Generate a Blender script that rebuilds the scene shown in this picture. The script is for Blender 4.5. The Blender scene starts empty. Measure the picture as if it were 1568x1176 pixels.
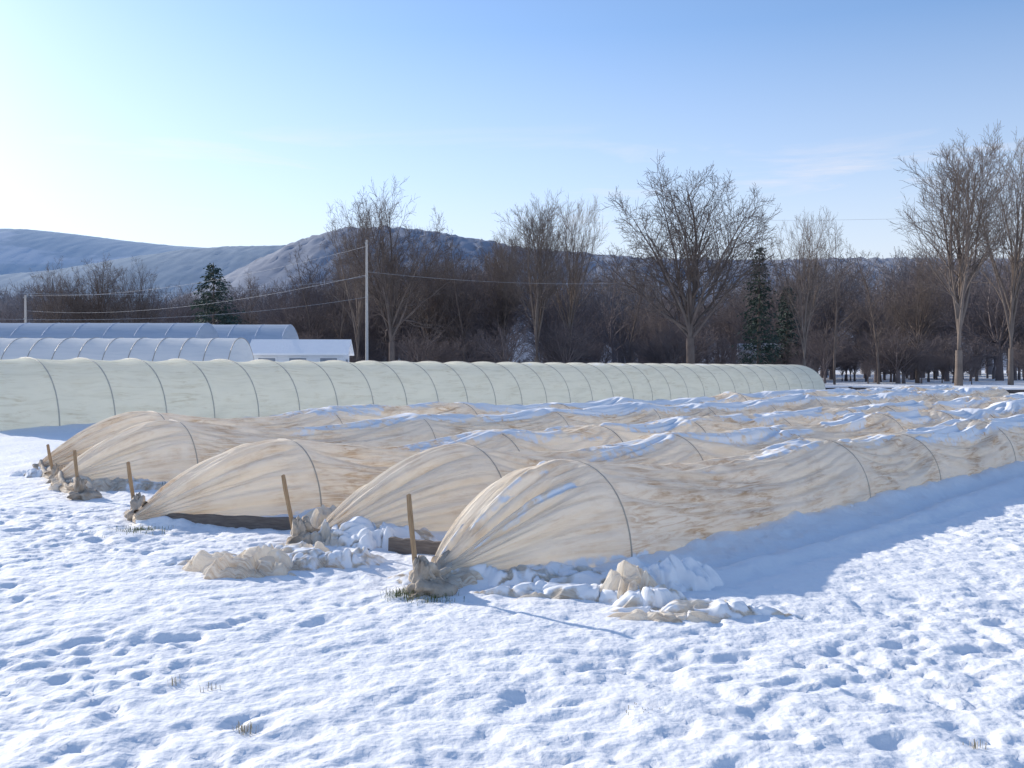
import bpy, math, random
import numpy as np
from mathutils import Vector, Matrix, Quaternion
rnd = random.Random(7)
scene = bpy.context.scene
F=1500.0; HY=558.0; EYE=1.6
def gp(px,py,z=0.0):
    d=(EYE-z)*F/(py-HY); return ((px-784)/F*d, d)
def at(px,d): return (px-784)/F*d
UD=(0.68,0.733); ANG=math.atan2(0.733,0.68)

# ---------- noise ----------
_tab=np.random.RandomState(3).rand(65536)
def _h(ix,iy,seed):
    v=(ix.astype(np.int64)*73856093) ^ (iy.astype(np.int64)*19349663) ^ (seed*83492791)
    return _tab[(v ^ (v>>13)) & 65535]
def vn(x,y,seed=0):
    x=np.asarray(x,float); y=np.asarray(y,float)
    x,y=np.broadcast_arrays(x,y)
    ix=np.floor(x); iy=np.floor(y); fx=x-ix; fy=y-iy
    fx=fx*fx*(3-2*fx); fy=fy*fy*(3-2*fy)
    a=_h(ix,iy,seed); b=_h(ix+1,iy,seed); c=_h(ix,iy+1,seed); d=_h(ix+1,iy+1,seed)
    return (a*(1-fx)+b*fx)*(1-fy)+(c*(1-fx)+d*fx)*fy
def fbm(x,y,seed=0,o=3):
    s=0;a=.5;t=0
    for k in range(o):
        s=s+a*vn(x*2**k,y*2**k,seed+k*11); t+=a; a*=.5
    return s/t
def ss(a,b,x):
    t=np.clip((x-a)/(b-a),0,1); return t*t*(3-2*t)

# ---------- material helpers ----------
def newmat(name):
    m=bpy.data.materials.new(name); m.use_nodes=True
    nt=m.node_tree; nt.nodes.clear()
    out=nt.nodes.new('ShaderNodeOutputMaterial')
    return m,nt,out
def N(nt,t,**k):
    n=nt.nodes.new(t)
    for a,b in k.items(): setattr(n,a,b)
    return n
def noise(nt,vec,scale,detail=4,rough=.55,dist=0):
    n=N(nt,'ShaderNodeTexNoise'); n.inputs['Scale'].default_value=scale
    n.inputs['Detail'].default_value=detail; n.inputs['Roughness'].default_value=rough
    n.inputs['Distortion'].default_value=dist
    if vec is not None: nt.links.new(vec,n.inputs['Vector'])
    return n.outputs['Fac']
def ramp(nt,fac,stops):
    r=N(nt,'ShaderNodeValToRGB'); e=r.color_ramp.elements
    while len(e)<len(stops): e.new(.5)
    for i,(p,c) in enumerate(stops):
        e[i].position=p; e[i].color=(*c,1) if len(c)==3 else c
    nt.links.new(fac,r.inputs[0]); return r.outputs[0]
def mapping(nt,vec,scale):
    m=N(nt,'ShaderNodeMapping'); m.inputs['Scale'].default_value=scale
    nt.links.new(vec,m.inputs[0]); return m.outputs[0]
def mixc(nt,f,a,b,bt='MIX'):
    m=N(nt,'ShaderNodeMix',data_type='RGBA',blend_type=bt)
    if isinstance(f,float): m.inputs[0].default_value=f
    else: nt.links.new(f,m.inputs[0])
    for s,i in ((a,6),(b,7)):
        if isinstance(s,tuple): m.inputs[i].default_value=(*s,1)
        else: nt.links.new(s,m.inputs[i])
    return m.outputs[2]
def simple(name,c1,c2,scale=8,rough=.8,bump=.2,stretch=(1,1,1),bdist=.02):
    m,nt,out=newmat(name); tc=N(nt,'ShaderNodeTexCoord')
    v=mapping(nt,tc.outputs['Object'],stretch)
    f=noise(nt,v,scale,6)
    col=ramp(nt,f,[(.3,c1),(.7,c2)])
    p=N(nt,'ShaderNodeBsdfPrincipled'); p.inputs['Roughness'].default_value=rough
    nt.links.new(col,p.inputs['Base Color'])
    b=N(nt,'ShaderNodeBump'); b.inputs['Strength'].default_value=bump; b.inputs['Distance'].default_value=bdist
    nt.links.new(f,b.inputs['Height']); nt.links.new(b.outputs[0],p.inputs['Normal'])
    nt.links.new(p.outputs[0],out.inputs[0]); return m
def flat(name,c1,c2,scale=1.0):
    m,nt,out=newmat(name); tc=N(nt,'ShaderNodeTexCoord')
    col=ramp(nt,noise(nt,tc.outputs['Object'],scale,3),[(.3,c1),(.7,c2)])
    d=N(nt,'ShaderNodeBsdfDiffuse'); nt.links.new(col,d.inputs[0]); nt.links.new(d.outputs[0],out.inputs[0]); return m

def snow_mat():
    m,nt,out=newmat('snow'); tc=N(nt,'ShaderNodeTexCoord'); o=tc.outputs['Object']
    f1=noise(nt,o,3.0,5); f2=noise(nt,o,34,4,.6)
    col=ramp(nt,f1,[(.3,(.92,.915,.92)),(.7,(.96,.955,.95))])
    g=ramp(nt,noise(nt,o,1.1,6,.7),[(.68,(0,0,0)),(.80,(.30,.30,.30))])
    col=mixc(nt,g,col,(.6,.56,.5))
    p=N(nt,'ShaderNodeBsdfPrincipled'); p.inputs['Roughness'].default_value=.7
    nt.links.new(col,p.inputs['Base Color'])
    p.inputs['Specular IOR Level'].default_value=.2
    b=N(nt,'ShaderNodeBump'); b.inputs['Strength'].default_value=.35; b.inputs['Distance'].default_value=.015
    nt.links.new(f2,b.inputs['Height'])
    b2=N(nt,'ShaderNodeBump'); b2.inputs['Strength'].default_value=.4; b2.inputs['Distance'].default_value=.05
    nt.links.new(noise(nt,o,10,2),b2.inputs['Height']); nt.links.new(b.outputs[0],b2.inputs['Normal'])
    nt.links.new(b2.outputs[0],p.inputs['Normal'])
    nt.links.new(p.outputs[0],out.inputs[0]); return m
SNOW=snow_mat()

def cloth_mat(name,c_light,c_mid,c_dirt,trans=.4,dirt=.62,st=(1.0,9,1),bump=.55,bst=(1.6,8,1)):
    m,nt,out=newmat(name); tc=N(nt,'ShaderNodeTexCoord')
    uv=tc.outputs['UV']; v=mapping(nt,uv,st)
    f=noise(nt,v,1.4,5,.58,.8); fb=noise(nt,tc.outputs['Object'],1.3,5,.6)
    col=ramp(nt,f,[(.36,c_mid),(.52,c_light),(.62,c_light)])
    a=ramp(nt,noise(nt,mapping(nt,uv,(st[0]*1.3,st[1]*1.2,1)),2.0,6,.66,1.2),[(dirt-.05,(0,0,0)),(dirt+.14,(1,1,1))])
    b_=ramp(nt,fb,[(.42,(0,0,0)),(.62,(1,1,1))])
    col=mixc(nt,mixc(nt,1.0,a,b_,'MULTIPLY'),col,c_dirt)
    d=N(nt,'ShaderNodeBsdfDiffuse'); t=N(nt,'ShaderNodeBsdfTranslucent')
    nt.links.new(col,d.inputs[0]); nt.links.new(col,t.inputs[0])
    bp=N(nt,'ShaderNodeBump'); bp.inputs['Strength'].default_value=bump; bp.inputs['Distance'].default_value=.03
    f4=noise(nt,mapping(nt,uv,bst),1.5,4,.55,1.2)
    nt.links.new(f4,bp.inputs['Height'])
    nt.links.new(bp.outputs[0],d.inputs['Normal']); nt.links.new(bp.outputs[0],t.inputs['Normal'])
    mx=N(nt,'ShaderNodeMixShader'); mx.inputs[0].default_value=trans
    nt.links.new(d.outputs[0],mx.inputs[1]); nt.links.new(t.outputs[0],mx.inputs[2])
    at_=N(nt,'ShaderNodeAttribute',attribute_name='snow')
    sd=N(nt,'ShaderNodeBsdfDiffuse'); sd.inputs[0].default_value=(.93,.93,.935,1)
    ad=N(nt,'ShaderNodeMath',operation='ADD'); nt.links.new(at_.outputs['Fac'],ad.inputs[0])
    nf=noise(nt,tc.outputs['Object'],9,5,.6)
    sb=N(nt,'ShaderNodeMath',operation='SUBTRACT'); nt.links.new(nf,sb.inputs[0]); sb.inputs[1].default_value=.5
    nt.links.new(sb.outputs[0],ad.inputs[1])
    sf=ramp(nt,ad.outputs[0],[(.42,(0,0,0)),(.58,(1,1,1))])
    m2=N(nt,'ShaderNodeMixShader'); nt.links.new(sf,m2.inputs[0])
    nt.links.new(mx.outputs[0],m2.inputs[1]); nt.links.new(sd.outputs[0],m2.inputs[2])
    nt.links.new(m2.outputs[0],out.inputs[0]); return m
ROWC=cloth_mat('row_cover_cloth',(.97,.91,.81),(.93,.84,.71),(.62,.46,.31),.50,.485,(.8,8,1),.75)
PLAST=cloth_mat('greenhouse_plastic',(.93,.91,.80),(.85,.83,.72),(.70,.65,.52),.50,.55,(.5,3,1),.3)
PLASTW=cloth_mat('white_plastic',(.86,.87,.87),(.80,.82,.83),(.7,.71,.73),.4,.7,(.35,3,1),.1)
PLASTB=cloth_mat('blue_grey_plastic',(.60,.66,.74),(.54,.61,.69),(.46,.51,.60),.25,.7,(.3,2,1),.1)
HOOP=simple('hoop_pipe',(.42,.36,.29),(.52,.46,.38),6,.5)
WOOD=simple('stake_wood',(.30,.19,.10),(.46,.31,.18),10,.85,.4,(8,8,1))
GAPSH=simple('gap_shade',(.12,.095,.08),(.22,.18,.15),9,.9,.4,(1,8,8))  # dark colour painted for the shaded gap below the cloth
KNOT=simple('knotted_cloth',(.26,.19,.13),(.68,.59,.48),7,.9,.9,(1,1,.6),.06)
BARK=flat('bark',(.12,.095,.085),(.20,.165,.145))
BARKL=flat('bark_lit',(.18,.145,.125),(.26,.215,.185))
BARKD=flat('bark_distant',(.15,.125,.125),(.23,.195,.19),.3)  # greyed and lifted bark: distance haze put into the colour
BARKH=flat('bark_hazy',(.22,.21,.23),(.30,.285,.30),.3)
NEED=simple('conifer_needles',(.025,.045,.035),(.06,.10,.075),2.5,.8,.2)
POLE=simple('pole_wood',(.40,.38,.36),(.52,.50,.47),4,.8,.2,(6,6,1))
WIRE=simple('wire',(.38,.39,.42),(.45,.46,.49),4,.6)
PIPE=simple('black_pipe',(.04,.035,.035),(.09,.07,.065),4,.6)
WHITE=simple('white_siding',(.66,.68,.70),(.78,.79,.80),3,.7,.2,(1,1,8))
DARK=simple('dark_glass',(.16,.19,.24),(.26,.30,.35),2,.3)
GRASS=simple('dry_grass_blades',(.34,.28,.18),(.5,.42,.28),5)
GRASSG=simple('green_grass_blades',(.09,.12,.04),(.2,.2,.09),5)

# ---------- mesh helpers ----------
def link(o,parent=None):
    scene.collection.objects.link(o)
    if parent: o.parent=parent
    return o
def empty(name,loc=(0,0,0),rz=0):
    e=bpy.data.objects.new(name,None); e.location=loc; e.rotation_euler[2]=rz; e.empty_display_size=.3
    return link(e)
def grid_obj(name,X,Y,Z,mat,uv=None,snow=None,parent=None,flip=False):
    nr,nc=X.shape
    me=bpy.data.meshes.new(name)
    co=np.stack([X,Y,Z],-1).reshape(-1,3).astype(np.float32)
    i=np.arange(nr*nc).reshape(nr,nc)
    q=np.stack([i[:-1,:-1],i[:-1,1:],i[1:,1:],i[1:,:-1]],-1).reshape(-1,4)
    if flip: q=q[:,::-1]
    q=np.ascontiguousarray(q).astype(np.int32)
    me.vertices.add(len(co)); me.vertices.foreach_set('co',co.ravel())
    me.loops.add(q.size); me.loops.foreach_set('vertex_index',q.ravel())
    me.polygons.add(len(q)); me.polygons.foreach_set('loop_start',np.arange(0,q.size,4,dtype=np.int32))
    me.update(calc_edges=True)
    me.polygons.foreach_set('use_smooth',np.ones(len(q),dtype=bool))
    if uv is not None:
        l=me.uv_layers.new(name='UVMap'); UV=np.stack(uv,-1).reshape(-1,2)[q.ravel()].astype(np.float32)
        l.data.foreach_set('uv',UV.ravel())
    if snow is not None:
        a=me.attributes.new('snow','FLOAT','POINT'); a.data.foreach_set('value',np.ascontiguousarray(snow).ravel().astype(np.float32))
    me.materials.append(mat); me.validate(); me.update()
    return link(bpy.data.objects.new(name,me),parent)
def tube(verts,faces,pts,rad,sides,cap=False):
    n0=len(verts)
    for k,p in enumerate(pts):
        if k==0: d=pts[1]-pts[0]
        elif k==len(pts)-1: d=pts[k]-pts[k-1]
        else: d=pts[k+1]-pts[k-1]
        if d.length<1e-9: d=Vector((0,0,1))
        d.normalize()
        a=Vector((1,0,0)) if abs(d.x)<.8 else Vector((0,1,0))
        u=d.cross(a).normalized(); v=d.cross(u)
        for s in range(sides):
            t=2*math.pi*s/sides
            q=p+(u*math.cos(t)+v*math.sin(t))*rad[k]
            verts.append((q.x,q.y,q.z))
    for k in range(len(pts)-1):
        for s in range(sides):
            a=n0+k*sides+s; b=n0+k*sides+(s+1)%sides
            faces.append((a,b,b+sides,a+sides))
    if cap:
        faces.append(tuple(n0+s for s in range(sides)))
        faces.append(tuple(n0+(len(pts)-1)*sides+s for s in reversed(range(sides))))
def pyobj(name,verts,faces,mat,parent=None,smooth=True):
    me=bpy.data.meshes.new(name); me.from_pydata(verts,[],faces); me.update()
    if smooth: me.polygons.foreach_set('use_smooth',np.ones(len(me.polygons),dtype=bool))
    if mat: me.materials.append(mat)
    return link(bpy.data.objects.new(name,me),parent)

TUN=[((.47,8.2),1.42,.10,.66,.80),
     ((-.50,9.84),1.6,.22,.66,.80),
     ((-2.46,10.6),1.5,.42,.66,.79),
     ((-4.75,13.7),1.6,.15,.70,.82),
     ((-5.85,15.9),2.0,-.35,.72,.84)]
def loc2w(c,x,y): return (c[0]+UD[0]*x-UD[1]*y, c[1]+UD[1]*x+UD[0]*y)

# ---------- ground ----------
def axis(a,b,step,lo,hi,g):
    m=list(np.arange(a,b,step))
    s=step; v=m[-1]
    while v<hi: s*=g; v+=s; m.append(v)
    s=step; v=m[0]; L=[]
    while v>lo: s*=g; v-=s; L.append(v)
    return np.array(L[::-1]+m)
xs=axis(-6,7.5,.026,-4000,4000,1.045); ys=axis(3.4,11.0,.026,-400,5000,1.04)
GX,GY=np.meshgrid(xs,ys)
FP=[]
fr_=random.Random(12)
for (px0,py0,px1,py1) in [(10,1010,470,950),(80,1110,330,960),(260,870,30,790),(770,1060,1060,1010),(1080,1170,1560,1090),(1180,1050,1560,960)]:
    a=gp(px0,py0); b=gp(px1,py1); L=math.hypot(b[0]-a[0],b[1]-a[1]); n=max(2,int(L/.40)); dx,dy=(b[0]-a[0])/L,(b[1]-a[1])/L
    for i in range(n+1):
        s=1 if i%2 else -1
        FP.append((a[0]+dx*L*i/n-dy*s*.11+fr_.gauss(0,.05),a[1]+dy*L*i/n+dx*s*.11+fr_.gauss(0,.05),math.atan2(dy,dx)+fr_.gauss(0,.3)))
def ground_h(X,Y):
    D=np.hypot(X,Y)
    z=.06*(fbm(X*.25,Y*.25,5)-.5)+.05*(fbm(X*1.3,Y*1.3,9)-.5)
    wx=X+.3*(vn(X*2,Y*2,50)-.5)+.05*(vn(X*9,Y*9,52)-.5); wy=Y+.3*(vn(X*2,Y*2,51)-.5)+.05*(vn(X*9,Y*9,53)-.5)
    dens=ss(.3,.65,fbm(X*.8,Y*.8,77))*.5+.55
    n1=fbm(wx*6.2,wy*6.8,21,2); n2=fbm(wx*12+9,wy*13,22,2)
    dim=ss(.48,.78,n1)*.022+ss(.48,.76,n2)*.015
    fade=1-ss(18,45,D)
    z=z-dim*dens*fade
    z=z+(.016*(fbm(X*3.2,Y*3.2,33)-.5)*2)*fade
    for k,(c,Lc,ys_,w,h) in enumerate(TUN):
        dx=X-c[0]; dy=Y-c[1]
        t=dx*UD[0]+dy*UD[1]; n=-dx*UD[1]+dy*UD[0]
        inr=ss(-.3,.3,t)*(1-ss(36,37,t))
        e=np.abs(n)-w
        z=z+inr*(.095*np.exp(-(e/.16)**2)*(.2+1.4*fbm(t*1.8,n*2+k*7,60)))
        cc=ss(-Lc-.2,-Lc+.3,t)*(1-ss(-.2,.3,t)); sc=np.clip((t+Lc)/Lc,0.02,1)
        e=-n-(w*sc**.66-ys_*(1-sc)**1.2)
        z=z+cc*.10*np.exp(-((e-.05)/.14)**2)*(.1+1.6*fbm(t*2.8,n*2+k*7,63))
        if k==0:
            s=-n
            z=z+inr*(.05*np.exp(-((s-1.35-.1*np.sin(t*.6))/.12)**2)-.05*np.exp(-((s-1.08-.1*np.sin(t*.6))/.12)**2)-.03*np.exp(-((s-1.6)/.1)**2))*(.4+fbm(t*2,n*2,61))
    dx=X+11.9; dy=Y-22.4; t=dx*UD[0]+dy*UD[1]; n=-dx*UD[1]+dy*UD[0]
    z=z+.18*np.exp(-((n+.1)/.35)**2)*ss(-1,1,t)*(1-ss(41,43,t))*(.3+fbm(t*.9,n,70))
    dx=X-2.9; dy=Y-5.0; a=math.radians(35); t=dx*math.cos(a)+dy*math.sin(a); n=-dx*math.sin(a)+dy*math.cos(a)
    z=z-.03*(np.exp(-(n/.07)**2)+np.exp(-((n-.45)/.07)**2))*ss(-.5,.3,t)*(1-ss(5,8,t))
    return z
GZ=ground_h(GX,GY)
for (fx,fy,fa) in FP:
    i0,i1=np.searchsorted(xs,[fx-.4,fx+.4]); j0,j1=np.searchsorted(ys,[fy-.4,fy+.4])
    X=GX[j0:j1,i0:i1]-fx; Y=GY[j0:j1,i0:i1]-fy
    u=X*math.cos(fa)+Y*math.sin(fa); v=-X*math.sin(fa)+Y*math.cos(fa)
    r=np.sqrt((u/.14)**2+(v/.06)**2)*(1+.6*(vn(X*12+fx*9,Y*12,55)-.5))
    GZ[j0:j1,i0:i1]+= -.020*ss(1.25,.5,r)+.005*np.exp(-((r-1.45)/.3)**2)
grid_obj('snowy_ground',GX,GY,GZ,SNOW)

# ---------- mini tunnels ----------
FIRST=[4.6,3.6,3.2,4.4,3.4]
def mini_tunnel(k):
    c,Lc,ysft,w,h=TUN[k]; L=36.0
    root=empty('mini_tunnel',(c[0],c[1],0),ANG)
    r=random.Random(100+k)
    hoops=[0.0,FIRST[k]]; hh=[h,h*.90]
    while hoops[-1]<L-3.2:
        hoops.append(hoops[-1]+r.uniform(2.0,3.6)); hh.append(h*r.uniform(.76,.94))
    hoops[-1]=L
    hoops=np.array(hoops); hh=np.array(hh)
    t=np.concatenate([np.linspace(-Lc,0,60)[:-1],np.arange(0,14,.04),np.arange(14,L,.11),np.linspace(L,L+1.3,16)])
    ph=np.linspace(0,math.pi,110)
    T,P=np.meshgrid(t,ph,indexing='ij')
    idx=np.clip(np.searchsorted(hoops,T,side='right')-1,0,len(hoops)-2)
    a=hoops[idx]; b=hoops[idx+1]; fr=np.clip((T-a)/(b-a),0,1)
    H=hh[idx]*(1-fr)+hh[idx+1]*fr
    sagA=.08+.14*_tab[(idx*37+k*101)%65536]
    sagA=np.where(idx==0,.25,sagA)
    body=((T>0)&(T<L))
    sg=np.where(body,np.sin(math.pi*np.clip(fr,0,1)),0)
    sg=np.clip(sg,0,1)**.85
    top=H*(1-sagA*sg)
    W=w*(1-.06*sg)
    s=np.ones_like(T)
    ci=T<0; sc=np.clip((T+Lc)/Lc,0,1)
    s=np.where(ci,.05+.95*np.sin(sc*math.pi/2)**.98,s)
    ce=T>L; s=np.where(ce,.05+.95*np.clip(1-(T-L)/1.3,0,1)**.8,s)
    cw=np.where(ci,.05+.95*sc**.62,s)
    lat=np.where(ci,ysft*(1-sc)**1.2,0)
    C=np.cos(P); S=np.sin(P)
    y=W*cw*np.sign(C)*np.abs(C)**.88; z=top*s*S**.92
    Q=P+.55*sg*np.where(C<0,-1,1)*.6
    fold=.078*(vn(Q*6+k*3,T*.22,200+k)-.5)+.055*(vn(Q*12+.5*np.sin(T*1.1),T*.5,210+k)-.5)+.030*(vn(Q*22,T*.9,215+k)-.5)
    diag=.032*(1-np.abs(vn(T*1.3-Q*3.2,Q*2.5,240+k)-.5)*2-.5)+.024*(1-np.abs(vn(T*1.0+Q*3.6,Q*2,243+k)-.5)*2-.5)
    wr=(fold+diag)*(.30+.95*np.clip(sg+.15,0,1))
    pl=.070*(vn(P*6.5+T*.3,T*.25,250+k)-.5)+.060*(vn(P*13,T*.5,251+k)-.5)+.042*(vn(P*26,T*.8,252+k)-.5)
    pl=pl-.040*ss(.60,.85,vn(P*9+T*.6,T*1.3,253+k))
    env=np.sin(math.pi*np.clip(sc,0,1))**.5
    wr=np.where(ci,pl*env*1.3,wr)
    dh=np.minimum(np.abs(T-a),np.abs(T-b))
    wr=wr*ss(0,.16,np.where(ci,-T,dh))
    y=y+C*wr; z=z+S*wr
    z=np.where(S<.02,-.03,z)
    f=fbm(T*.8+k*3,P*1.8,300+k,4)
    crest=ss(.60,.97,S)*(C<.5)
    far=ss(2.5,11,T); near=ss(.9,2.2,T)
    snow=.05+.50*crest*near*ss(.48,.64,f+.07*sg+.13*far)+.16*crest*far
    side=ss(.25,.6,C)
    snow=np.maximum(snow,.5*side*ss(.5,.62,f)*near)
    snow=np.where(ci,.54*ss(.60,.76,fbm(P*9+1.7*k,T*1.6,320+k))*ss(.5,.9,S)*(.6 if k else 1.0),snow)
    snow=np.maximum(snow,.60*ss(.20,.05,S)*ss(.45,.6,fbm(T*2,P*0,330+k)))
    z=z+.028*ss(.4,.6,snow)*S
    z=np.where(ci,z+.04*(1-sc),z)
    grid_obj('cover_cloth',T,y+lat,z,ROWC,(T+k*7,P*w),snow,root,flip=False)
    v=[];fc=[]
    for i,hx in enumerate(hoops):
        n=22; pts=[];rr=[]
        Hh=hh[i]
        for q in range(n+1):
            p=math.pi*q/n; cc=math.cos(p); s_=math.sin(p)
            pts.append(Vector((hx,w*math.copysign(abs(cc)**.88,cc),max(-.05,Hh*s_**.92 if s_>0 else -.05)))); rr.append(.008)
        tube(v,fc,pts,rr,6)
    pyobj('hoops',v,fc,HOOP,root)
    return root
STK=[((640,908),(626,758)),((455,833),(433,728)),((208,792),(195,708)),((120,762),(113,690)),((84,738),(72,681))]
for k in range(5):
    root=mini_tunnel(k)
    c,Lc,ysft,w,h=TUN[k]
    (bx,by),(tx,ty)=STK[k]
    gx,gy=gp(bx,by); zt=EYE-(ty-HY)/F*gy; txw=(tx-784)/F*gy
    se=empty('wooden_stake',(gx,gy,0)); v=[];fc=[]
    dxl=txw-gx
    pts=[Vector((dxl*q*1.0+.004*math.sin(5*q),.01*q,-.15+(zt+.15)*q)) for q in np.linspace(0,1,7)]
    tube(v,fc,pts,[.021,.021,.020,.020,.020,.021,.018],6,True)
    for i,a in enumerate(v): v[i]=(a[0],a[1],a[2]+.006*math.sin(i*2.3))
    pyobj('shaft',v,fc,WOOD,se,False)
    inv=Matrix.Rotation(-ANG,4,'Z')@Matrix.Translation((-c[0],-c[1],0))
    a=Vector((*loc2w(c,-Lc+.12,ysft),.09)); b=Vector((gx+.02,gy+.02,.16))
    nr=40; ns=40
    tt=np.linspace(0,1,nr)[:,None]; an=np.linspace(0,2*math.pi,ns)[None,:]
    rad=.050+.04*np.exp(-((tt-.85)/.12)**2)+.045*(1-tt)**2
    rad=rad*(1-.98*ss(.95,1,tt))*(1+.5*(vn(an*1.6+tt*5,tt*6,400+k)-.5)+.35*np.sin(an*5+tt*9))
    P0=np.array(inv@a); P1=np.array(inv@b); d=P1-P0; ax=d/np.linalg.norm(d)
    u=np.cross(ax,[0,0,1]); u/=np.linalg.norm(u); vv=np.cross(u,ax)
    cen=P0[None,None,:]+d[None,None,:]*tt[:,:,None]
    cen=cen+np.array([0,0,-.09])*np.sin(math.pi*tt)[:,:,None]
    pos=cen+rad[:,:,None]*(np.cos(an)[:,:,None]*u+np.sin(an)[:,:,None]*vv)
    grid_obj('gathered_tail',pos[...,0],pos[...,1],pos[...,2],KNOT,(tt+an*0,an*.1+tt*0),None,root)
    lat_=np.linspace(0,math.pi,26)[:,None]; lon=np.linspace(0,2*math.pi,40)[None,:]
    rr=.062*(1+.5*(vn(lon*1.8+k,lat_*3,410+k)-.5)+.14*np.sin(lon*7+lat_*3)+.1*np.sin(lon*4-lat_*5))
    cc=inv@Vector((gx+.01,gy-.01,.10))
    grid_obj('knot',cc.x+rr*np.sin(lat_)*np.cos(lon),cc.y+rr*np.sin(lat_)*np.sin(lon),cc.z+1.9*rr*np.cos(lat_)+0*lon,KNOT,(lat_+0*lon,lon+0*lat_),None,root)
    rr=.12*(1+.7*(vn(lon*1.3+k,lat_*2,420+k)-.5)+.12*np.sin(lon*6))
    cc=inv@Vector((gx+.08,gy-.02,.02))
    grid_obj('bunched_cloth',cc.x+rr*1.5*np.sin(lat_)*np.cos(lon),cc.y+rr*np.sin(lat_)*np.sin(lon),cc.z+.6*rr*np.cos(lat_)+0*lon,KNOT,(lat_+0*lon,lon+0*lat_),None,root)

# ---------- heaps of cloth & snow ----------
def heap(name,cx,cy,sx,sy,rot,h,seed,snowb=.3,mat=None,ridge=1.0):
    nu,nv=150,100
    U,V=np.meshgrid(np.linspace(-1.25,1.25,nu),np.linspace(-1.25,1.25,nv))
    ang=np.arctan2(V,U); R=np.hypot(U,V)*(1+.5*(vn(np.cos(ang)*2+5,np.sin(ang)*2+5,seed)-.5)+.5*(vn(np.cos(ang)*5+9,np.sin(ang)*5+9,seed+1)-.5))
    m=np.clip(ss(1.05,.45,R),0,1)**.42
    X=U*sx;Y=V*sy
    wx=X+.16*vn(X*4,Y*4,seed+2); wy=Y+.14*vn(X*4,Y*4,seed+12)
    lump=vn(wx*7,wy*8,seed+3); lump2=vn(wx*15,wy*16,seed+4)
    crease=1-ss(0,.12,np.abs(vn(wx*7+3,wy*8,seed+8)-.5))
    crease2=1-ss(0,.14,np.abs(vn(wx*13+3,wy*6,seed+9)-.5))
    Z=h*m*(.38+.52*lump+.22*lump2-.22*ridge*crease-.14*ridge*crease2)-.035+.010*m*vn(X*26,Y*22,seed+6)
    snow=snowb+.8*(fbm(X*4,Y*4,seed+7)-.5)+.15*(Z/h-.4)-.25*crease*ridge
    o=grid_obj(name,X,Y,Z,mat or ROWC,(X*2,Y*2),snow); o.location=(cx,cy,0); o.rotation_euler[2]=rot; return o
def H(px,py,sx,sy,rot,h,seed,sn,**k):
    x,y=gp(px,py); return heap('crumpled_row_cover',x,y,sx,sy,rot,h,seed,sn,**k)
H(790,888,.85,.24,-.12,.15,501,.62)
H(890,912,.60,.17,-.15,.12,502,.58)
H(1030,898,.36,.26,.1,.26,503,.80,ridge=.6)
H(968,914,.20,.17,.3,.26,509,.12)
H(1000,925,.22,.13,.1,.16,529,.62)
H(1085,940,.52,.14,-.05,.11,504,.62)
H(1010,950,.34,.09,-.1,.10,514,.22)
H(560,832,.55,.28,.2,.24,505,.62)
H(480,866,.60,.24,0,.18,506,.62)
H(375,876,.42,.26,-.2,.22,507,.22)
H(440,858,.40,.2,-.2,.20,517,.36)
H(515,812,.32,.25,.4,.30,512,.16)
H(320,862,.4,.2,0,.10,518,.6,ridge=.6)
H(170,748,.60,.3,.2,.20,508,.30)
H(110,722,.5,.28,.2,.20,510,.34)
H(60,728,.4,.2,.2,.14,520,.6)
H(700,892,.30,.13,.2,.13,511,.16)
H(228,788,.25,.16,.2,.18,513,.30)
def gap_strip(p,q,hh=.09,th=.05):  # dark strip standing in for the shade under the tunnel cloth edge
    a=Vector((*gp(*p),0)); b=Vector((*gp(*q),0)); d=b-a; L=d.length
    e=empty('shaded_gap',(a.x,a.y,0),math.atan2(d.y,d.x))
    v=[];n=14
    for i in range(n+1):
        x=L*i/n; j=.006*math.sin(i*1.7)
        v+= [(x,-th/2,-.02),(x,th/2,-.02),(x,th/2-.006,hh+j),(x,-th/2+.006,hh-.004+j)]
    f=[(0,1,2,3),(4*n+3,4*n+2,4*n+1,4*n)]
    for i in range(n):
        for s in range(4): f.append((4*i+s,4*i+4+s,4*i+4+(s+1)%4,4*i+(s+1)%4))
    pyobj('shade_strip',v,f,GAPSH,e,False)
gap_strip((248,803),(470,812),.11); gap_strip((596,843),(690,852),.11)

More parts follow.
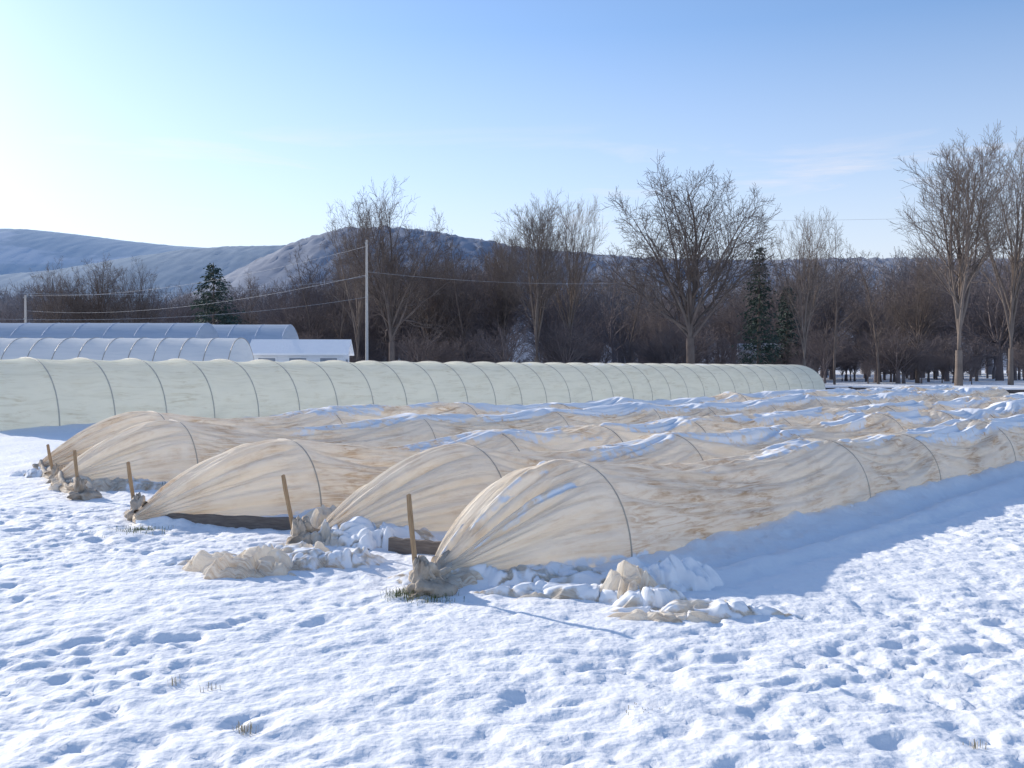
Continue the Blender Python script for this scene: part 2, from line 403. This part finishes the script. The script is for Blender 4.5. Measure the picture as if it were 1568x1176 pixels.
# ---------- larger tunnels ----------
def big_tunnel(name,loc,rz,L,w,h,spacing,mat,hoopr=.022,h_end=None,p=.9,snow_fn=None,endwall=True,seed=0,sag=.03,hoopmat=None):
    root=empty(name,(loc[0],loc[1],0),rz); h_end=h_end or h
    n=max(2,round(L/spacing)); sp=L/n
    t=np.linspace(0,L,n*8+1); ph=np.linspace(0,math.pi,64)
    T,P=np.meshgrid(t,ph,indexing='ij'); fr=(T/sp)%1.0
    Hh=h+(h_end-h)*T/L
    cell=_tab[(np.floor(T/sp).astype(int)*53+seed*7)%65536]
    k=1-sag*(.6+.8*cell)*np.sin(math.pi*fr)
    C=np.cos(P);S=np.sin(P)
    bump=sag*2.2*(fbm(T*.8,P*3,seed+1)-.5)*np.sin(math.pi*fr)+sag*.9*(1-np.abs(vn(T*1.2+P*3,P*2,seed+2)-.5)*2-.5)*np.sin(math.pi*fr)
    y=(w*k+bump)*np.sign(C)*np.abs(C)**p; z=(Hh*k+bump)*S**p-.02
    snow=np.zeros_like(T)
    if snow_fn is not None: snow=snow_fn(T,P)
    grid_obj('plastic_cover',T,y,z,mat,(T,P*w),snow,root)
    v=[];fc=[]
    for i in range(n+1):
        x=i*sp; H_=h+(h_end-h)*x/L; pts=[]
        for q in range(25):
            pp=math.pi*q/24; cc=math.cos(pp); s_=max(0,math.sin(pp))
            pts.append(Vector((x,(w+.002)*math.copysign(abs(cc)**p,cc),(H_+.002)*s_**p-.02)))
        tube(v,fc,pts,[hoopr]*25,6)
    pyobj('hoops',v,fc,hoopmat or HOOP,root)
    if endwall:
        for x,Hx,s in ((0,h,-1),(L,h_end,1)):
            rr=np.linspace(0,1,14)[:,None]; ppx=np.linspace(0,math.pi,40)[None,:]
            Y=w*rr*np.sign(np.cos(ppx))*np.abs(np.cos(ppx))**p; Z=Hx*rr*np.sin(ppx)**p
            X=x+s*(1-rr)**.8*(.25)+0*ppx+.02*(fbm(Y*3,Z*3,9)-.5)
            grid_obj('end_wall',X,Y,Z-.02,mat,(Y,Z),np.zeros_like(X),root)
    return root
base=(-11.75,22.4)
hc=(base[0]-UD[1]*2.0,base[1]+UD[0]*2.0)
HW=simple('warm_grey_hoop',(.50,.46,.39),(.60,.55,.47),6,.6)
big_tunnel('hoophouse',hc,ANG,42.5,2.0,1.80,1.35,PLAST,.016,h_end=1.60,p=.88,seed=3,sag=.032,hoopmat=HW,
   snow_fn=lambda T,P: .5*ss(.85,1,np.sin(P))*ss(.55,.7,fbm(T*.7,P,88))*ss(8,20,T))
big_tunnel('transplant_house',(-13.1,47.5),math.radians(181),30,2.9,2.9,1.15,PLASTW,.022,p=.9,seed=5,sag=.008,
   snow_fn=lambda T,P: .45*ss(.9,1,np.sin(P))*ss(.5,.65,fbm(T*.7,P,89)))
HB=simple('blue_hoop',(.5,.56,.66),(.56,.62,.72),4,.6)
big_tunnel('high_tunnel',(-18.6,60),math.radians(180),40,4.2,4.15,1.8,PLASTB,.02,p=1.1,seed=6,sag=.001,hoopmat=HB)
big_tunnel('high_tunnel',(-14.9,66),math.radians(180),30,4.4,4.30,1.8,PLASTB,.02,p=1.1,seed=7,sag=.001,hoopmat=HB)

# ---------- buildings ----------
def box(v,f,x0,x1,y0,y1,z0,z1):
    n=len(v); v+=[(x0,y0,z0),(x1,y0,z0),(x1,y1,z0),(x0,y1,z0),(x0,y0,z1),(x1,y0,z1),(x1,y1,z1),(x0,y1,z1)]
    f+=[tuple(n+i for i in q) for q in ((0,3,2,1),(4,5,6,7),(0,1,5,4),(1,2,6,5),(2,3,7,6),(3,0,4,7))]
def gable(name,cx,cy,rz,L,W,hw,hr,roofmat=SNOW,windows=3):
    e=empty(name,(cx,cy,0),rz)
    x0,x1,y0,y1=-L/2,L/2,-W/2,W/2
    v=[(x0,y0,0),(x1,y0,0),(x1,y1,0),(x0,y1,0),(x0,y0,hw),(x1,y0,hw),(x1,y1,hw),(x0,y1,hw),(x0,0,hr),(x1,0,hr)]
    f=[(0,1,5,4),(2,3,7,6),(1,2,6,9,5),(3,0,4,8,7)]
    pyobj('walls',v,f,WHITE,e,False)
    o=.25;th=.10
    sl=(hr-hw)/(W/2)
    v=[];f=[]
    for s in (-1,1):
        n=len(v); ye=s*(W/2+o); ze=hw-sl*o
        v+=[(x0-o,0,hr+.01),(x1+o,0,hr+.01),(x1+o,ye,ze+.01),(x0-o,ye,ze+.01),(x0-o,0,hr+th),(x1+o,0,hr+th),(x1+o,ye,ze+th),(x0-o,ye,ze+th)]
        f+=[tuple(n+i for i in q) for q in ((4,5,6,7),(0,3,2,1),(3,7,6,2),(0,4,7,3),(1,2,6,5))]
    pyobj('snowy_roof',v,f,roofmat,e,False)
    v=[];f=[];v2=[];f2=[]
    for i in range(windows):
        x=x0+L*(i+.5)/windows; ww=min(.45,L/windows*.3)
        box(v,f,x-ww,x+ww,y0-.02,y0-.004,hw*.45,hw*.88)
        for a in (-1,1):
            box(v2,f2,x+a*(ww+.04)-.04,x+a*(ww+.04)+.04,y0-.05,y0-.004,hw*.42,hw*.92)
        box(v2,f2,x-ww,x+ww,y0-.045,y0-.004,hw*.882,hw*.92)
    box(v,f,x1+.004,x1+.02,-.45,.45,0.05,hw*.85)
    pyobj('windows_and_door',v,f,DARK,e,False); pyobj('window_frames',v2,f2,WHITE,e,False)
    return e
gable('potting_shed',at(450,52),54,math.radians(4),4.9,3.0,2.20,2.88,SNOW,3)
gable('white_house',at(1175,96),98,math.radians(-12),4.4,4,2.3,3.6,SNOW,2)
gable('farmhouse',at(285,170),175,math.radians(20),9,7,4,9.2,SNOW,3)

e=empty('irrigation_pipe',(0,0,0)); v=[];fc=[]
a=Vector((18.5,58,.1)); b=Vector((31,51.5,.1))
pts=[a.lerp(b,q)+Vector((0,0,.04*math.sin(q*9))) for q in np.linspace(0,1,20)]
tube(v,fc,pts,[.12]*20,8,True)
for q in (2,7,12,17):
    tube(v,fc,[pts[q]+Vector((-.12,0,0)),pts[q]+Vector((.12,-.06,0))],[.16,.16],8,True)
pyobj('pipe',v,fc,PIPE,e)

def pole(px,d,ytop,rb=.14):
    x=at(px,d); h=1.6+(HY-ytop)/F*d
    e=empty('utility_pole',(x,d,0)); v=[];fc=[]
    tube(v,fc,[Vector((0,0,-.2)),Vector((0,0,h*.5)),Vector((0,0,h))],[rb,rb*.85,rb*.7],10,True)
    pyobj('shaft',v,fc,POLE,e); v=[];fc=[]
    for zz in (.25,2.3,3.6):
        box(v,fc,-.05,.05,-.3,-.1,h-zz-.05,h-zz+.05)
    pyobj('insulators',v,fc,POLE,e,False)
    return Vector((x,d,h))
p1=pole(562,62,368,.10); p2=pole(40,95,452,.13)
p3=Vector((at(-500,40),40,9)); p5=Vector((at(1900,90),90,17))
e=empty('power_lines'); v=[];fc=[]
def wire(a,b,sag,r=.009):
    pts=[a.lerp(b,q)-Vector((0,0,sag*4*q*(1-q))) for q in np.linspace(0,1,24)]
    tube(v,fc,pts,[r]*24,3)
for dz in (-2.3,-3.6): wire(p1+Vector((0,0,dz)),p3+Vector((0,0,dz-1.0)),1.2)
wire(p1+Vector((0,0,-.4)),p2,1.0,.010); wire(p1+Vector((0,0,-2.2)),p2+Vector((0,0,-1.5)),1.0,.010)
wire(p1+Vector((0,0,-2.)),Vector((at(1150,75),75,8.6)),.8); wire(Vector((at(1150,75),75,12.6)),p5,.6)
pyobj('wires',v,fc,WIRE,e)

# ---------- trees ----------
def tree_mesh(name,seed,style,mat,lv=4,twig=.013,dens=1.0):
    r=random.Random(seed); V=[];Fc=[]
    def rotdir(d,ang,az):
        a=Vector((1,0,0)) if abs(d.x)<.8 else Vector((0,1,0))
        u=d.cross(a).normalized(); w=d.cross(u)
        return (d*math.cos(ang)+(u*math.cos(az)+w*math.sin(az))*math.sin(ang)).normalized()
    def br(p,d,L,rad,level):
        n=6 if level<=1 else (4 if level<4 else 2)
        pts=[p.copy()]; rr=[rad]; ds=[d.copy()]
        j=.10 if level<2 else .17
        for i in range(n):
            d=(d+Vector((r.gauss(0,j),r.gauss(0,j),r.gauss(0,j)+ (.06 if level else 0)))).normalized()
            p=p+d*(L/n); pts.append(p.copy()); ds.append(d.copy())
            rr.append(max(twig*.7,rad*(1-.80*(i+1)/n)))
        tube(V,Fc,pts,rr,7 if level==0 else (5 if level<=1 else 3))
        if level>=lv: return
        nc={0:0,1:9,2:8,3:7}.get(level,4); nc=max(2,int(nc*dens*r.uniform(.85,1.2)))
        az=r.uniform(0,6.28)
        for c in range(nc):
            f=.18+.82*(c+r.random()*.6)/nc
            f=min(f,1.0); k=min(n-1,int(f*n)); q=f*n-k
            pp=pts[k].lerp(pts[k+1],q); rd=rr[k]*(1-q)+rr[k+1]*q
            az+=2.4+r.uniform(-.4,.4)
            ang=r.uniform(.45,.95) if style!='vase' else r.uniform(.35,.75)
            l=L*r.uniform(.40,.62)*(1.12-.55*f)
            br(pp,rotdir(ds[k],ang,az),l,max(twig,rd*.55),level+1)
    H_=16.0
    if style=='round':
        th=H_*.20; tp=[Vector((0,0,-.3)),Vector((.02,0,th*.5)),Vector((.05,.05,th))]
        tube(V,Fc,tp,[.42,.32,.30],9)
        br(tp[-1],Vector((.03,0,1)),H_*.60,.20,1)
        nL=13
        for i in range(nL):
            a=i*2.4+r.uniform(-.3,.3); tilt=.28+.95*((i*5)%nL)/nL
            z=th*(.90+.65*(i/nL))
            L=H_*(.62-.14*tilt+r.uniform(-.02,.02))
            br(Vector((.05,.05,z)),rotdir(Vector((0,0,1)),tilt,a),L,.13,1)
    elif style=='vase':
        th=H_*.16; tp=[Vector((0,0,-.3)),Vector((.02,0,th*.5)),Vector((.05,.05,th))]
        tube(V,Fc,tp,[.34,.27,.25],9)
        for i in range(10):
            a=i*2.4+r.uniform(-.3,.3); tilt=.05+.50*(i/10)
            br(tp[-1]+Vector((0,0,i*.35)),rotdir(Vector((0,0,1)),tilt,a),H_*(.80-.40*tilt+r.uniform(-.05,.02)),.13,1)
    else:
        pts=[];rr=[];p=Vector((0,0,-.3)); d=Vector((0,0,1)); n=10
        for i in range(n+1):
            pts.append(p.copy()); rr.append(.18*(1-.9*i/n)+.015)
            d=(d+Vector((r.gauss(0,.06),r.gauss(0,.06),0))).normalized(); p=p+d*(H_/n)
        tube(V,Fc,pts,rr,8)
        nb=int(22*dens)
        for i in range(nb):
            f=.20+.78*i/nb; k=min(n-1,int(f*n)); pp=pts[k].lerp(pts[k+1],f*n-k)
            br(pp,rotdir(Vector((0,0,1)),r.uniform(.4,.9),i*2.4+r.uniform(-.5,.5)),H_*(.36-.24*f)*r.uniform(.7,1.25),.07*(1.2-f),2)
    me=bpy.data.meshes.new(name); me.from_pydata(V,[],Fc); me.materials.append(mat); me.update()
    me.polygons.foreach_set('use_smooth',np.ones(len(me.polygons),dtype=bool))
    zm=max(a[2] for a in V)
    me['h']=zm; me['w']=2*np.percentile([math.hypot(a[0],a[1]) for a in V],96)
    return me
M_round=[tree_mesh('round_tree',11,'round',BARK,4,.0125,1.05),tree_mesh('round_tree_b',15,'round',BARK,4,.012,.95)]
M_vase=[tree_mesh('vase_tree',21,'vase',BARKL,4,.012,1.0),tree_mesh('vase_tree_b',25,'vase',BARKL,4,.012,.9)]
M_str=[tree_mesh('straight_tree',31,'straight',BARK,4,.013,1.0),tree_mesh('straight_tree_b',33,'straight',BARK,4,.013,.9)]
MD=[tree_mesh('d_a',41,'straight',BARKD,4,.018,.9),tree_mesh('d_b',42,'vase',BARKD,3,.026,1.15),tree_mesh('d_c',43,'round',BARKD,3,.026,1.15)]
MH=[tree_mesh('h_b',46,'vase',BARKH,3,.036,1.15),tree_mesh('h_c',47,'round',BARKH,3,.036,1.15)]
def put(name,me,px,d,ytop,width_px=None,parent=None,x=None,h=None,sq=None):
    X=at(px,d) if x is None else x
    h=h or 1.6+(HY-ytop)/F*d
    o=bpy.data.objects.new(name,me); s=h/me['h']
    sx=s if width_px is None else (width_px/F*d)/me['w']
    if sq: sx=s*sq
    o.location=(X,d,0); o.scale=(sx,sx,s); o.rotation_euler[2]=rnd.uniform(0,6.28)
    return link(o,parent)
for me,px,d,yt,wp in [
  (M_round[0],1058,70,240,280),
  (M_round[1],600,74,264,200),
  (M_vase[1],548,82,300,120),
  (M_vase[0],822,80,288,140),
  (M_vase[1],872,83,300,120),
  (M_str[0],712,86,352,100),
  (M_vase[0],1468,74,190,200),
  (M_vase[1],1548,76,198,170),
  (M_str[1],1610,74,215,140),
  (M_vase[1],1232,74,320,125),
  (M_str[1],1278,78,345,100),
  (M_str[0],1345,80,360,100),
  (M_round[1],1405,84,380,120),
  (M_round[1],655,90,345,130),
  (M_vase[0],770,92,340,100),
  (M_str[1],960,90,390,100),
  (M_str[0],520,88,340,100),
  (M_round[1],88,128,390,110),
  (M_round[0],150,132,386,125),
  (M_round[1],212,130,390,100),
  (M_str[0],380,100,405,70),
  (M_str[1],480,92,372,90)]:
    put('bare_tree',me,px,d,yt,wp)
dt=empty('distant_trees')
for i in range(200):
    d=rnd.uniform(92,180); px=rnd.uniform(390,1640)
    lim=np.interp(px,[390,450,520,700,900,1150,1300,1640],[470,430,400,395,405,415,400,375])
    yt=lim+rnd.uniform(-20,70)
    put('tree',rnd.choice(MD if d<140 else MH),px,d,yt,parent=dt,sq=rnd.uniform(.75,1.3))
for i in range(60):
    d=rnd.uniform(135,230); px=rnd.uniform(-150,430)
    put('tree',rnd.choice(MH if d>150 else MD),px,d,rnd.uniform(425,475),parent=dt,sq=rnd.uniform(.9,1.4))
ug=empty('undergrowth')
for i in range(130):
    d=rnd.uniform(78,110); px=rnd.choice([rnd.uniform(1180,1640),rnd.uniform(420,1200),rnd.uniform(420,1200)])
    put('bush',rnd.choice(MD[1:]),px,d,0,parent=ug,h=rnd.uniform(2.0,5.5),sq=rnd.uniform(1.2,2.2))

def conifer(px,d,yt,wpx,seed,dens=1.0):
    r=random.Random(seed); h=1.6+(HY-yt)/F*d; W=wpx/F*d/2
    e=empty('conifer_tree',(at(px,d),d,0)); v=[];fc=[]
    tube(v,fc,[Vector((0,0,-.2)),Vector((0,0,h*.5)),Vector((0,0,h))],[.2,.12,.02],8)
    pyobj('trunk',v,fc,BARK,e)
    v=[];fc=[]
    z=h*.06
    while z<h*.99:
        f=z/h; R=W*(1-f)**.75*r.uniform(.85,1.15)+.1
        nb=10
        for b in range(nb):
            a=r.uniform(0,6.28); RR=R*r.uniform(.6,1.15); dr=r.uniform(.0,.35)
            n=int(26*dens*RR/W)+6
            for q in range(n):
                s=r.uniform(.1,1)**.7; rad=RR*s
                cx=math.cos(a)*rad+r.gauss(0,.13); cy=math.sin(a)*rad+r.gauss(0,.13)
                cz=z-dr*rad*.7+r.gauss(0,.08)+.15*s*s
                L=r.uniform(.12,.3); aa=a+r.gauss(0,.7)
                dx,dy=math.cos(aa)*L,math.sin(aa)*L; n0=len(v)
                v+= [(cx,cy,cz),(cx+dx-dy*.3,cy+dy+dx*.3,cz-.08+r.gauss(0,.05)),(cx+dx*.9+dy*.3,cy+dy*.9-dx*.3,cz-.12+r.gauss(0,.06))]
                fc.append((n0,n0+1,n0+2))
        z+=h*.022+.05
    pyobj('needles',v,fc,NEED,e,False)
conifer(328,86,402,135,1,1.5); conifer(1162,76,374,66,2,.4); conifer(1205,88,440,60,3,.3)

# ---------- hills ----------
def hill_mat(name,c1,c2,snowc,thr,dk):
    m,nt,out=newmat(name); tc=N(nt,'ShaderNodeTexCoord'); o=tc.outputs['Object']
    f=noise(nt,mapping(nt,o,(1,.35,2.5)),.06*dk,10,.75); col=ramp(nt,f,[(.35,c1),(.65,c2)])
    s=ramp(nt,noise(nt,mapping(nt,o,(1,.5,3)),.012*dk,6,.6),[(thr,(0,0,0)),(thr+.05,(.7,.7,.7))])
    col=mixc(nt,s,col,snowc)
    d=N(nt,'ShaderNodeBsdfDiffuse'); nt.links.new(col,d.inputs[0]); nt.links.new(d.outputs[0],out.inputs[0]); return m
HM1=hill_mat('hazy_forest_near',(.26,.28,.33),(.38,.40,.45),(.62,.65,.70),.68,1.0)  # aerial haze painted into the hill colours, paler and bluer with distance
HM2=hill_mat('hazy_forest_mid',(.34,.40,.46),(.43,.49,.55),(.78,.80,.84),.60,.6)
HM3=hill_mat('hazy_forest_far',(.47,.55,.63),(.53,.61,.68),(.70,.75,.82),.58,.4)
def hill(d,prof,mat,seed,fuzz,step,depth):
    px=np.array([p[0] for p in prof],float); yy=np.array([p[1] for p in prof],float)
    X1=np.arange(at(px[0],d),at(px[-1],d),step); Y1=np.concatenate([np.linspace(d-depth,d,50),np.linspace(d,d+depth,20)[1:]])
    X,Y=np.meshgrid(X1,Y1)
    Hc=np.interp(X,(px-784)/F*d,1.6+(HY-yy)/F*d)
    prof_=ss(0,1,np.where(Y<d,(Y-(d-depth))/depth,1-(Y-d)/depth*.8))
    Z=Hc*prof_*(1+.015*(fbm(X/depth*3,Y/depth*3,seed)-.5))+fuzz*(vn(X/step*.9,Y/step*.9,seed+1)-.3)*prof_-1
    return grid_obj('hill',X,Y,Z,mat)
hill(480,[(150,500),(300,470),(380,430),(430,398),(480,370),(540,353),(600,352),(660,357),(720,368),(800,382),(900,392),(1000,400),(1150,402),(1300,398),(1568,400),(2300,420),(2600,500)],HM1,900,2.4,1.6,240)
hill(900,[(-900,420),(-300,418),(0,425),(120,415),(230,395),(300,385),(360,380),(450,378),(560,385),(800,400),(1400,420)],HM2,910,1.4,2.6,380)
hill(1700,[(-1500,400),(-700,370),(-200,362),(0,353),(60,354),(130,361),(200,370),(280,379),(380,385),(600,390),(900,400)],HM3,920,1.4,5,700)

# ---------- grass ----------
def grass(name,spots,mat,seed):
    r=random.Random(seed); v=[];f=[]
    for (px,py,rad,n,hh) in spots:
        cx,cy=gp(px,py)
        for i in range(n):
            x=cx+r.gauss(0,rad); y=cy+r.gauss(0,rad*.8); h=hh*r.uniform(.5,1.3); a=r.uniform(0,6.28); l=r.uniform(.2,1.0)*h
            w=.0022; n0=len(v); ca,sa=math.cos(a),math.sin(a); b=-.03
            v+=[(x-w*sa,y+w*ca,b),(x+w*sa,y-w*ca,b),(x+ca*l*.4+w*.7*sa,y+sa*l*.4-w*.7*ca,h*.6),(x+ca*l*.4-w*.7*sa,y+sa*l*.4+w*.7*ca,h*.6),(x+ca*l,y+sa*l,h*.8)]
            f+=[(n0,n0+1,n0+2,n0+3),(n0+3,n0+2,n0+4)]
    pyobj(name,v,f,mat,None,False)
grass('dry_grass',[(368,1117,.03,30,.016),(265,1042,.02,12,.016),(320,1055,.02,14,.016),(985,1088,.05,16,.012),(1500,1143,.025,14,.014)],GRASS,5)
grass('green_grass',[(620,912,.07,260,.045),(655,918,.09,160,.03),(195,815,.14,200,.04),(215,812,.12,160,.03),(262,745,.12,100,.08)],GRASSG,6)

# ---------- world / sun ----------
AZ=math.radians(-52); EL=math.radians(21)
w=bpy.data.worlds.new('World'); scene.world=w; w.use_nodes=True; nt=w.node_tree; nt.nodes.clear()
out=nt.nodes.new('ShaderNodeOutputWorld'); bg=nt.nodes.new('ShaderNodeBackground'); bg.inputs[1].default_value=.15
sky=nt.nodes.new('ShaderNodeTexSky'); sky.sky_type='NISHITA'; sky.sun_disc=False
sky.sun_elevation=EL; sky.sun_rotation=AZ; sky.air_density=1.0; sky.dust_density=.6; sky.ozone_density=2.0; sky.altitude=300
tc=N(nt,'ShaderNodeTexCoord'); sep=N(nt,'ShaderNodeSeparateXYZ'); nt.links.new(tc.outputs['Generated'],sep.inputs[0])
col=mixc(nt,1.0,sky.outputs[0],(1.12,1.20,1.36),'MULTIPLY')
zr=ramp(nt,sep.outputs['Z'],[(0.0,(.75,.75,.75)),(.10,(.62,.62,.62)),(.18,(.32,.32,.32)),(.32,(0,0,0))])
col=mixc(nt,zr,col,(5.7,5.75,6.2))
cn=noise(nt,mapping(nt,tc.outputs['Generated'],(2.2,2.2,16)),1.6,6,.6,.5)
cr=ramp(nt,cn,[(.54,(0,0,0)),(.74,(.55,.55,.55))])
zb=ramp(nt,sep.outputs['Z'],[(.08,(0,0,0)),(.14,(1,1,1)),(.19,(1,1,1)),(.24,(0,0,0))])
col=mixc(nt,mixc(nt,1.0,cr,zb,'MULTIPLY'),col,(6.7,6.2,6.2))
nt.links.new(col,bg.inputs[0]); nt.links.new(bg.outputs[0],out.inputs[0])
sd=Vector((math.sin(AZ)*math.cos(EL),math.cos(AZ)*math.cos(EL),math.sin(EL)))
sl=bpy.data.lights.new('sun','SUN'); sl.energy=5.0; sl.angle=math.radians(.55); sl.color=(1,.93,.82)
so=link(bpy.data.objects.new('sun',sl)); so.rotation_euler=(-sd).to_track_quat('-Z','Y').to_euler()

cam=bpy.data.cameras.new('camera'); co=link(bpy.data.objects.new('camera',cam)); scene.camera=co
cam.sensor_width=36; cam.lens=36*F/1568; cam.clip_end=12000; cam.clip_start=.05
co.location=(0,0,EYE); co.rotation_euler=(math.radians(90)-math.atan(30/F),0,0)
scene.view_settings.view_transform='Standard'; scene.view_settings.look='None'; scene.view_settings.exposure=0
